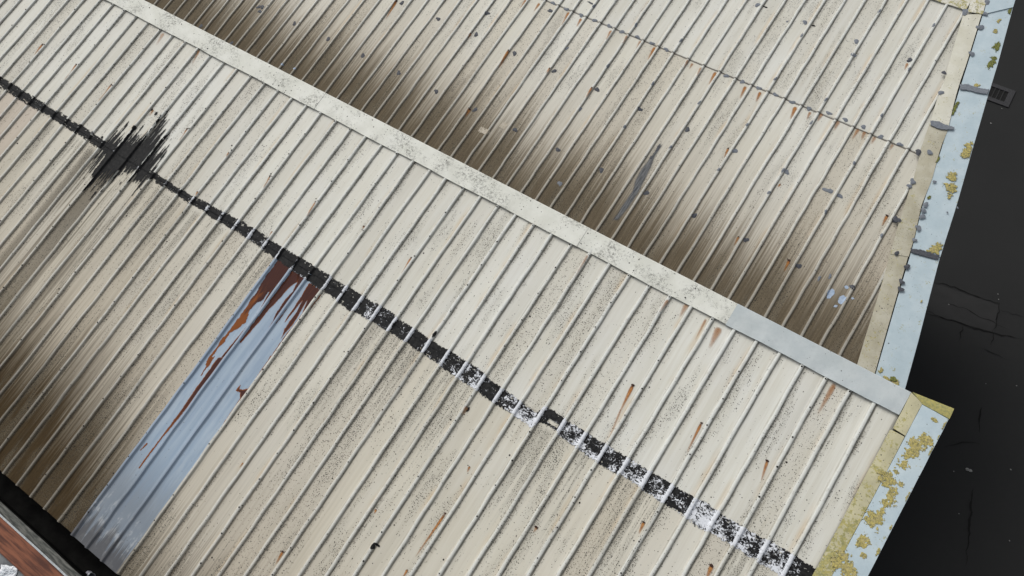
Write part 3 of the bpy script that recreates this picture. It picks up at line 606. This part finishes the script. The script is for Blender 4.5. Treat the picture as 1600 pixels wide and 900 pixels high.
for p0, p1, w, s, l in [((620, 2), (602, 31), .032, 1, .8), ((795, 80), (779, 107), .036, 1, .9), ((734, 171), (727, 183), .04, .7, 1), ((736, 53), (731, 61), .024, .6, .6), ((925, 138), (915, 155), .03, .9, .8), ((859, 108), (854, 117), .03, .7, .8), ((889, 19), (877, 42), .04, .8, 0),
                        ((908, 29), (901, 42), .035, .8, 0), ((955, 48), (947, 64), .035, .8, 0), ((1023, 74), (1012, 94), .038, .9, 0), ((1118, 113), (1107, 134), .04, .9, 0), ((1095, 106), (1088, 122), .03, .6, 0), ((843, 5), (834, 18), .035, .8, 0), ((822, 0), (813, 14), .04, .7, 0), ((980, 57), (973, 70), .03, .55, 0),
                        ((1001, 64), (994, 76), .03, .55, 0), ((1075, 95), (1068, 108), .03, .5, 0), ((1082, 99), (1077, 108), .03, .6, 0), ((1165, 135), (1156, 154), .038, .9, 0), ((1188, 144), (1181, 160), .038, .9, 0), ((1243, 167), (1235, 187), .045, 1, 0), ((1266, 175), (1260, 188), .03, .6, 0), ((1310, 190), (1303, 205), .045, .45, 0), ((1284, 178), (1277, 190), .04, .5, 0),
                        ((1341, 202), (1331, 219), .04, .55, 0), ((1351, 206), (1346, 219), .04, .55, 0), ((1367, 214), (1361, 226), .04, .45, 0), ((1395, 226), (1389, 236), .035, .4, 0), ((1138, 232), (1131, 247), .026, 1, .7), ((1219, 288), (1215, 293), .024, .9, .5), ((1386, 337), (1378, 353), .034, .9, 1), ((1233, 407), (1225, 425), .034, .9, 1), ((1154, 370), (1147, 384), .026, .8, .8), ((1418, 99), (1413, 110), .03, .7, 0)]:
    rust_run(roof_b, SB, hit_b, p0, p1, w, s, l)

# ------------------------------------------------------------------ sealant dabs and smears on the rear roof
M_SEAL = plain_material('grey sealant', (0.115, 0.130, 0.155), (0.170, 0.185, 0.205), 40, 0.7)
M_SEALD = plain_material('dark grey sealant', (0.040, 0.043, 0.052), (0.075, 0.080, 0.092), 40, 0.7)
class Flat:
    def __init__(s, n): s.n = n
    def __call__(s, U, V): return np.asarray(U, float) * 0 + s.n
def dab(root, surf, hit, px, r, mat, sx=1.0, sy=1.0, n=0.0):
    c = hit(px, n) if n else hit(px); k = 11; vs = []; ph = random.random() * 6
    for ring, (f, h) in enumerate(((1.0, .0022), (.72, .0055))):
        for q in range(k):
            an = q * 2 * math.pi / k + ph; rr = r * f * (1 + .22 * math.sin(2 * an + ph * 3) + .16 * math.sin(3 * an + ph) + random.uniform(-.12, .12))
            u = c[0] + math.cos(an) * rr * sx; v = c[1] + math.sin(an) * rr * sy; vs.append((u, -v, float(surf(u, v)) + h))
    vs.append((c[0], -c[1], float(surf(c[0], c[1])) + .0065))
    fs = [(q, k + q, k + (q + 1) % k, (q + 1) % k) for q in range(k)] + [(k + q, 2 * k, k + (q + 1) % k) for q in range(k)]
    mesh_obj('sealant_dab', vs, fs, mat, root, True)
lap_d = [(864, 5), (885, 15), (908, 24), (929, 32), (952, 41), (972, 50), (996, 58), (1018.6, 68), (1041, 78), (1135, 119), (1160, 128), (1185.6, 138), (1212, 148.4), (1238, 160), (1264, 170), (1295, 177), (1321, 187.6), (1349, 198.6), (1376, 214), (1406, 226)]
for q in lap_d: dab(roof_b, SB, hit_b, q, .034, M_SEAL, 1.15, .85)
for q in [(1183.6, 8.4), (1258, 35.6), (1338, 65), (1333, 87), (1148, 236), (1229, 269), (1312, 306), (1085, 337), (1165.6, 375), (1247.6, 416), (1398, 345), (1421, 94), (1230, 34)]: dab(roof_b, SB, hit_b, q, .036 if q[0] != 1230 else .016, M_SEAL if q[1] < 320 and q[0] != 1421 else M_SEALD)
for q in [(994, 40), (1064, 65), (928, 11), (886, 75.6), (950, 104), (1020, 132), (1092, 162), (1252, 57), (1373, 19), (1420, 110), (1211, 125), (1290, 157), (1458, 41), (1167, 196), (1123, 266), (1223, 267), (1267, 193), (1201, 302), (1334, 256), (1290, 332), (1377, 182), (1377, 369), (1048, 231), (976, 199), (907, 171), (1297, 432), (1280, 435)]: dab(roof_b, SB, hit_b, q, .026, M_SEAL, .75, 1.25)
for q in [(866, 111), (933, 140), (1000, 171), (805, 203), (872, 234), (939.6, 266), (1074, 203), (1010, 301.6), (628, 5), (685, 30), (761.6, 21), (744, 54), (804, 83.6), (567, 87), (623, 114), (681.6, 143), (742, 171.6), (410, 11), (404, 11), (460, 37), (513, 61), (314, 41), (361, 68), (406, 18), (1332, 449.6)]: dab(roof_b, SB, hit_b, q, .037, M_SEALD)
dab(roof_b, SB, hit_b, (860, 17), .045, M_SEALD, 1.3, .6); dab(roof_b, SB, hit_b, (923, 5), .04, M_SEALD, 1.5, .35); dab(roof_b, SB, hit_b, (1294, 298), .05, M_SEAL, 1.3, .7); dab(roof_b, SB, hit_b, (875, 287), .036, M_SEAL, .9, 1.1)
for q in [(1196, 11.6), (1271, 40.6)]: dab(roof_b, SB, hit_b, q, .024, M_HOLE, 1.3, .55)
fl = Flat(N_B + .0045)
hb5 = lambda px, n=0: hit_b(px, N_B)
for q, r in [((1538.6, 22), .034), ((1531, 43), .045), ((1518, 84), .036), ((1508, 19), .05), ((1540, 3), .055), ((1452.5, 238.5), .036), ((1446, 320), .034), ((1443, 329), .034), ((1441, 338.6), .036), ((1434.6, 356.5), .036), ((1429, 375), .028), ((1460, 284), .022), ((1426, 284), .038), ((1421, 291), .03), ((1470, 145), .036), ((1496, 325), .014), ((1480, 332), .012)]: dab(roof_b, fl, hb5, q, r, M_SEAL)
for q, r in [((1401, 396), .03), ((1417, 417), .036), ((1408.5, 440.5), .034), ((1407, 452), .036), ((1434.6, 238), .042), ((1475, 114), .03), ((1401, 343), .045)]: dab(roof_b, fl, hb5, q, r, M_SEALD)
def band(root, poly, n, mat, thick=.006):
    pl = np.array([hit_b(q, n) for q in poly])
    rag = lambda U, V: inside(pl, U + (fbm(U * 40, V * 40, 61) - .5) * .02, V + (fbm(U * 40, V * 40, 62) - .5) * .02)
    o = patch(root, 'sealant_band', Flat(n), rag, pl[:, 0].min() - .02, pl[:, 0].max() + .02, pl[:, 1].min() - .02, pl[:, 1].max() + .02, .006, .004, mat)
    md = o.modifiers.new('t', 'SOLIDIFY'); md.thickness = thick; md.offset = 1
band(roof_b, [(1499, 132), (1512, 132), (1530, 138), (1546, 140), (1543, 148), (1525, 145), (1510, 141), (1500, 141)], N_B - .004, M_SEAL)
band(roof_b, [(1453, 189), (1466, 190), (1476, 195), (1491, 199), (1490, 203), (1475, 203), (1464, 201), (1454, 196)], N_B + .002, M_SEAL)
band(roof_b, [(1423, 388), (1440, 391), (1468, 400), (1466, 406), (1448, 402), (1424, 395)], N_B - .009, M_SEALD)
# grey smear running down a pan, and worn spots
g = G('thin sealant smear'); ob, u, v, n = g.coords(roof_b); fd = g.attr('fade')
rn = g.noise(g.vec(g.mul(u, 70), g.mul(v, 7)), 1.0, 4, .6)
M_SMEAR = g.done(g.mix(g.ss(rn, .35, .7), (0.075, 0.080, 0.085), (0.17, 0.175, 0.18)), 0.75, None, spec=.15, alpha=g.mul(fd, g.ss(g.add(rn, g.mul(fd, .4)), .42, .72)))
sm = np.array([hit_b((780 + x / 5, 160 + y / 5)) for x, y in [(1262, 312), (1278, 340), (1225, 420), (1185, 520), (1125, 640), (1085, 720), (1010, 830), (930, 925), (880, 920), (960, 800), (1035, 690), (1060, 600), (1105, 520), (1165, 440), (1210, 380)]])
o = patch(roof_b, 'sealant_smear', SB, lambda U, V: inside(sm, U, V), sm[:, 0].min(), sm[:, 0].max(), sm[:, 1].min(), sm[:, 1].max(), .007, .0045, M_SMEAR, {'fade': lambda U, V: np.clip(edge_dist(sm, U, V) / .03, .25, .9)}, resv=.02)
o['label'] = 'long grey sealant smear along one pan'
for px, sx, sy in [((1028, 232), .6, 2.2), ((1018, 246), .5, 1.2), ((993, 296), .5, 2.2)]: dab(roof_b, SB, hit_b, px, .034, M_SEALD, sx, sy)
M_FLAKE = plain_material('exposed blue undercoat', (0.26, 0.34, 0.46), (0.36, 0.43, 0.52), 30, 0.6)
for k, (px, r, sx, sy) in enumerate([((1298, 460), .045, .8, 1.5), ((1315, 470), .04, .9, 1.3), ((1306, 478), .02, 1, 1), ((441, 102), .04, 1, .6), ((461, 108), .03, 1.2, .5), ((1323, 449), .022, 1, 1), ((1332, 466), .015, 1, 1)]): blob(roof_b, 'worn_spot', SB, hit_b, px, r, M_FLAKE, 70 + k, sx=sx, sy=sy, lift=.003, rag=1.5)
M_FLAKE2 = plain_material('cleaner cream spot', (0.34, 0.30, 0.23), (0.42, 0.38, 0.31), 30, 0.6)
for px, hw_, hl in [((757, 205), .085, .045), ((787, 196), .05, .05)]:
    c = hit_b(px); patch(roof_b, 'worn_spot', SB, lambda U, V, c=c, hw_=hw_, hl=hl: (np.abs(U - c[0]) < hw_ + (fbm(U * 40, V * 40, 77) - .5) * .02) & (np.abs(V - c[1]) < hl + (fbm(U * 40, V * 40, 78) - .5) * .02) & (fbm(U * 60, V * 25, 79) > .35), c[0] - .12, c[0] + .12, c[1] - .1, c[1] + .1, .008, .003, M_FLAKE2)

# ------------------------------------------------------------------ lichen on the pale blue verges
g = G('yellow lichen'); ob, u, v, n = g.coords(); ln = g.noise(ob, 75.0, 5, .65); l2 = g.noise(ob, 24.0, 3)
lc = g.mix(g.ss(ln, .36, .62), (0.17, 0.16, 0.085), (0.44, 0.37, 0.125)); lc = g.mix(g.mul(g.ss(l2, .45, .7), .5), lc, (0.40, 0.345, 0.20))
M_LICH = g.done(lc, .95, ln, .8, .006, .05)
g = G('green moss'); ob, u, v, n = g.coords(); ln = g.noise(ob, 75.0, 5, .65)
M_MOSS = g.done(g.mix(g.ss(ln, .36, .62), (0.07, 0.075, 0.03), (0.19, 0.20, 0.06)), .95, ln, .8, .006, .05)
ha5 = lambda px, n=0: hit_a(px, N_A)
edge_b = np.array([hit_b(q, N_B) for q in [(1583, 11), (1545, 145), (1520, 232), (1495, 320), (1469, 402), (1452, 466), (1433, 540), (1414, 608)]])
def on_trim(hit, U, V):                            # keep the growth on the metal
    return U < (.624 if hit is ha5 else np.interp(V, edge_b[:, 1], edge_b[:, 0]) - .008)
def lichen_field(hit, spots):
    cs = [(hit(q), r, sx, sy) for q, r, sx, sy in spots]
    def f(U, V):
        w = U * 0 - 1.0
        for c, r, sx, sy in cs: w = np.maximum(w, 1 - np.hypot((U - c[0]) / sx, (V - c[1]) / sy) / r)
        return on_trim(hit, U, V) & (w + (fbm(U * 30, V * 30, 91, 5) - .5) * 2.0 + (fbm(U * 95, V * 95, 93, 3) - .5) * .9 + (fbm(U * 11, V * 11, 95, 2) - .5) * .4 > .0)
    a = np.array([c for c, *_ in cs]); return f, a.min(0) - .13, a.max(0) + .13
def lichen(root, hit, spots, n, mat, name='lichen'):
    for grp in spots:
        f, lo, hi = lichen_field(hit, grp)
        o = patch(root, name, Flat(n), f, lo[0], hi[0], lo[1], hi[1], .0045, lambda U, V: .002 + .004 * fbm(U * 60, V * 60, 97, 3), mat)
        if o: md = o.modifiers.new('t', 'SOLIDIFY'); md.thickness = .003; md.offset = -1
lichen(roof_a, ha5, [[((1446, 688), .055, 1.2, 1), ((1431, 698), .06, 1.1, 1.1), ((1424, 708), .06, .9, 1.3), ((1412, 726), .045, .9, 1.3)], [((1388, 748), .065, 1.1, 1.1), ((1376, 738), .02, 1, 1), ((1400, 737), .03, 1, 1)], [((1396, 772), .045, .8, 1.3), ((1388, 784), .06, 1.1, 1), ((1378, 797), .04, .8, 1.2), ((1366, 814), .075, 1.05, 1)],
                      [((1347, 846), .055, .9, 1.1), ((1349, 868), .025, 1, 1)], [((1318, 868), .05, 1, 1), ((1308, 878), .05, 1, 1.2), ((1326, 892), .075, 1.1, 1)], [((1408, 757), .022, 1, 1)], [((1477, 664), .03, .5, 1.6), ((1468, 684), .03, .5, 2), ((1454, 706), .03, .4, 2)], [((1420, 776), .035, .5, 1.6)], [((1458, 655), .03, 1.2, .7)], [((1392, 824), .02, .5, 1.5)], [((1372, 862), .022, .5, 1.5)]], N_A - .002, M_LICH)
lichen(roof_b, hb5, [[((1488, 276), .07, .8, 1.2), ((1486, 292), .07, .9, 1.1), ((1485, 306), .04, .6, 1.4)], [((1514, 232), .07, .7, 1.3), ((1509, 240), .05, 1, 1)], [((1561, 32), .03, .7, 1.4)], [((1555, 48), .03, 1, 1)], [((1466, 388), .06, .8, 1.2), ((1456, 391), .035, 1, .8), ((1450, 392), .03, 1, .6)], [((1526, 133), .03, 1, 1)], [((1440, 470), .014, .6, 2)]], N_B - .012 + .006, M_LICH)
lichen(roof_b, hb5, [[((1549, 100), .05, .8, 1.3), ((1553, 90), .03, 1, 1)], [((1558, 73), .05, .8, 1.3)], [((1578, 18), .035, .6, 1.3)], [((1494, 165), .03, .5, 2.5), ((1490, 175), .025, .5, 2)], [((1465, 250), .02, .5, 2.5)], [((1452, 308), .03, .5, 1.6)], [((1397, 592), .03, 1.1, .8)]], N_B - .006, M_MOSS, 'moss')
lichen(roof_b, hb5, [[((1384, 590), .035, 1.3, .6)], [((1400, 597), .04, .9, 1)], [((1377, 578), .025, .8, 1.2)]], N_B - .014, M_LICH)

# ------------------------------------------------------------------ screws
M_SCREW = plain_material('blackened screw head', (0.010, 0.0095, 0.009), (0.024, 0.020, 0.018), 80, 0.7, spec=.1)
def screws(root, surf, pts, r, mat):
    vs = []; fs = []
    for (u, v) in pts:
        z = float(surf(u, v)); b0 = len(vs); rr = r * random.uniform(.75, 1.2)
        for zz, k in ((z - .001, 1.15), (z + .0045, .8)):
            for q in range(6): vs.append((u + rr * k * math.cos(q * 1.0472), -v + rr * k * math.sin(q * 1.0472), zz))
        fs += [(b0 + q, b0 + (q + 1) % 6, b0 + 6 + (q + 1) % 6, b0 + 6 + q) for q in range(6)] + [tuple(b0 + 6 + q for q in range(6))]
    o = mesh_obj('screw_heads', vs, fs, mat, root); o['kind'] = 'stuff'
pts = []
for L in range(53, 1, -3):
    for v in np.arange(.35, 5.6, .33):
        if random.random() < .9 and not 1.66 < v < 1.93: pts.append((-L * P + random.uniform(-.006, .006) + float(wob(L, v)), v + random.uniform(-.03, .03)))
for i in range(53, -1, -1):
    if random.random() < .45: pts.append((-i * P + random.uniform(-.004, .004), .012))
    for pv in (.95, 2.35, 3.55, 4.9):
        if i % 3 == 2 and random.random() < .75: pts.append((-i * P + random.choice((-.055, .06)), pv + random.uniform(-.05, .05)))
screws(roof_a, SA, pts, .0088, M_SCREW)
pts = []
for L in range(56, 3, -3):
    for v in np.arange(.4, 5.6, .5):
        if random.random() < .6: pts.append((-L * P + float(wob(L, v)), v + random.uniform(-.04, .04)))
screws(roof_b, SB, pts, .006, M_SCREW)
pts = [(u + random.uniform(-.02, .02), v) for u in np.arange(-13.3, -1.7, .66) for v in (-.06, -.2) if random.random() < .7]
screws(roof_a, Flat(.038), pts, .007, M_SCREW)

# ------------------------------------------------------------------ gutter and the neighbouring parapet at the eave
ZE = (A0 + ROT @ Vector((0, -5.61, 0))).z
M_BIT = plain_material('black gutter lining', (0.004, 0.004, 0.004), (0.009, 0.009, 0.0085), 6, 0.9, spec=0.05)
M_COP = plain_material('mossy grey coping', (0.035, 0.038, 0.034), (0.120, 0.120, 0.108), 7, 0.85, stretch=(1, 6, 1))
M_LEAD = plain_material('bright drip edge', (0.22, 0.24, 0.25), (0.34, 0.36, 0.37), 20, 0.5)
M_RBAND = plain_material('rust red iron', (0.060, 0.021, 0.013), (0.185, 0.068, 0.036), 5, 0.8, stretch=(.5, 6, 1))
M_CONC = plain_material('wet grey concrete', (0.085, 0.092, 0.098), (0.150, 0.158, 0.162), 9, 0.8)
zt = ZE - 0.06
def yat(px): return hit_z(px, zt)
pa, pb = yat((0, 784)), yat((128, 900)); ddir = (pb - pa).normalized()
par = empty('parapet', (pa.x, pa.y, 0), 'low parapet with mossy grey coping and rust red band below the eave', 'parapet', (0, 0, math.atan2(ddir.y, ddir.x)))
nrm = Vector((ddir.y, -ddir.x, 0))
off = lambda px: (yat(px) - pa).dot(nrm)
w1, w2, w3 = off((50, 848)), off((50, 853)), off((20, 884))
def prof_box(name, y0, y1, z0, z1, mat, tilt=0.0, wave=0.0):
    xs = np.linspace(-4, 9, 80); vs = []
    for x in xs:
        k = wave * (math.sin(x * 3.1) + .6 * math.sin(x * 7.7 + 1)); vs += [(x, -y0, z0), (x, -y0 + k, z1), (x, -(y0 + y1) / 2, (z1 + z1 + tilt) / 2 + wave * math.sin(x * 9)), (x, -y1 + k, z1 + tilt), (x, -y1, z0)]
    fs = [(i * 5 + j, i * 5 + (j + 1) % 5, (i + 1) * 5 + (j + 1) % 5, (i + 1) * 5 + j) for i in range(79) for j in range(5)] + [(0, 4, 3, 2, 1), tuple(395 + j for j in range(5))]
    return mesh_obj(name, vs, fs, mat, par)
prof_box('coping', 0.0, w1, zt - .35, zt, M_COP, -.012, .004)
prof_box('drip_edge', w1 + .002, w2, zt - .06, zt + .004, M_LEAD, 0, .001)
prof_box('rusty_band', w2 + .002, w3, zt - .09, zt - .012, M_RBAND, -.02, .003)
prof_box('ledge', w3 + .002, w3 + .8, zt - .3, zt - .06, M_CONC, 0, .002)
prof_box('wall', .03, w3 + .75, 0.0, zt - .352, M_WALL)
gut = empty('box_gutter', (0, ye, ZE), 'black lined gutter trough between the eave and the parapet', 'gutter')
yo = pa.y - ye + .01
mesh_obj('trough', [(-14, .0, -.12), (-14, .0, -.48), (-14, yo, -.48), (-14, yo, -.10), (1.0, .0, -.12), (1.0, .0, -.48), (1.0, yo, -.48), (1.0, yo, -.10)], [(0, 1, 5, 4), (1, 2, 6, 5), (2, 3, 7, 6)], M_BIT, gut)

# litter: a crushed pale cup in the gutter and a crumpled white bag on the ledge
M_CUP = plain_material('dirty translucent plastic', (0.13, 0.13, 0.15), (0.30, 0.30, 0.34), 25, 0.35, spec=.5, stretch=(1, 1, 1))
cc = hit_z((141, 897), ZE - .13)
cup = empty('plastic_cup', cc, 'crushed pale plastic cup lying in the black gutter', 'cup', (.5, .9, .6))
def lathe(name, prof, seg, mat, parent, crush=0.0):
    vs = []; fs = []
    for (r, z) in prof:
        for q in range(seg):
            a = q * 2 * math.pi / seg; k = 1 + crush * (math.sin(3 * a + z * 30) * .5 + math.sin(5 * a - z * 50) * .5); vs.append((r * k * math.cos(a), r * k * math.sin(a) * (1 - crush * 1.2), z))
    for j in range(len(prof) - 1): fs += [(j * seg + q, j * seg + (q + 1) % seg, (j + 1) * seg + (q + 1) % seg, (j + 1) * seg + q) for q in range(seg)]
    return mesh_obj(name, vs, fs, mat, parent, True)
cup_body = lathe('cup_body', [(.001, -.055), (.028, -.055), (.031, -.02), (.035, .02), (.039, .05), (.037, .05), (.033, .02), (.029, -.02), (.026, -.05), (.001, -.051)], 20, M_CUP, cup, .22)
lathe('rim', [(.0385, .048), (.0425, .050), (.0425, .054), (.0385, .055)], 20, M_LEAD, cup_body, .22)
M_BAG = plain_material('white plastic film', (0.50, 0.53, 0.56), (0.66, 0.68, 0.70), 12, 0.45, spec=.4)
bc = hit_z((12, 896), zt - .055)
nx = 22; vs = []; fs = []
for j in range(nx + 1):
    for i in range(nx + 1):
        x = (i / nx - .5); y = (j / nx - .5); e = max(0, 1 - 2.0 * max(abs(x), abs(y)))
        h = .006 + .055 * (e ** .5) * (.25 + 1.1 * abs(fbm(x * 6 + 3, y * 6, 51, 3) - .5) * 2)
        vs.append((x * .21 * (1 + .25 * (fbm(y * 4, 1.0, 52, 2) - .5)), y * .17 * (1 + .25 * (fbm(x * 4, 5.0, 53, 2) - .5)), h))
fs = [(j * (nx + 1) + i, j * (nx + 1) + i + 1, (j + 1) * (nx + 1) + i + 1, (j + 1) * (nx + 1) + i) for j in range(nx) for i in range(nx)]
bag = mesh_obj('plastic_bag', vs, fs, M_BAG); bag.location = bc; bag.rotation_euler = (0, 0, .5); bag['label'] = 'crumpled white plastic bag on the wet ledge in the corner'; bag['category'] = 'bag'
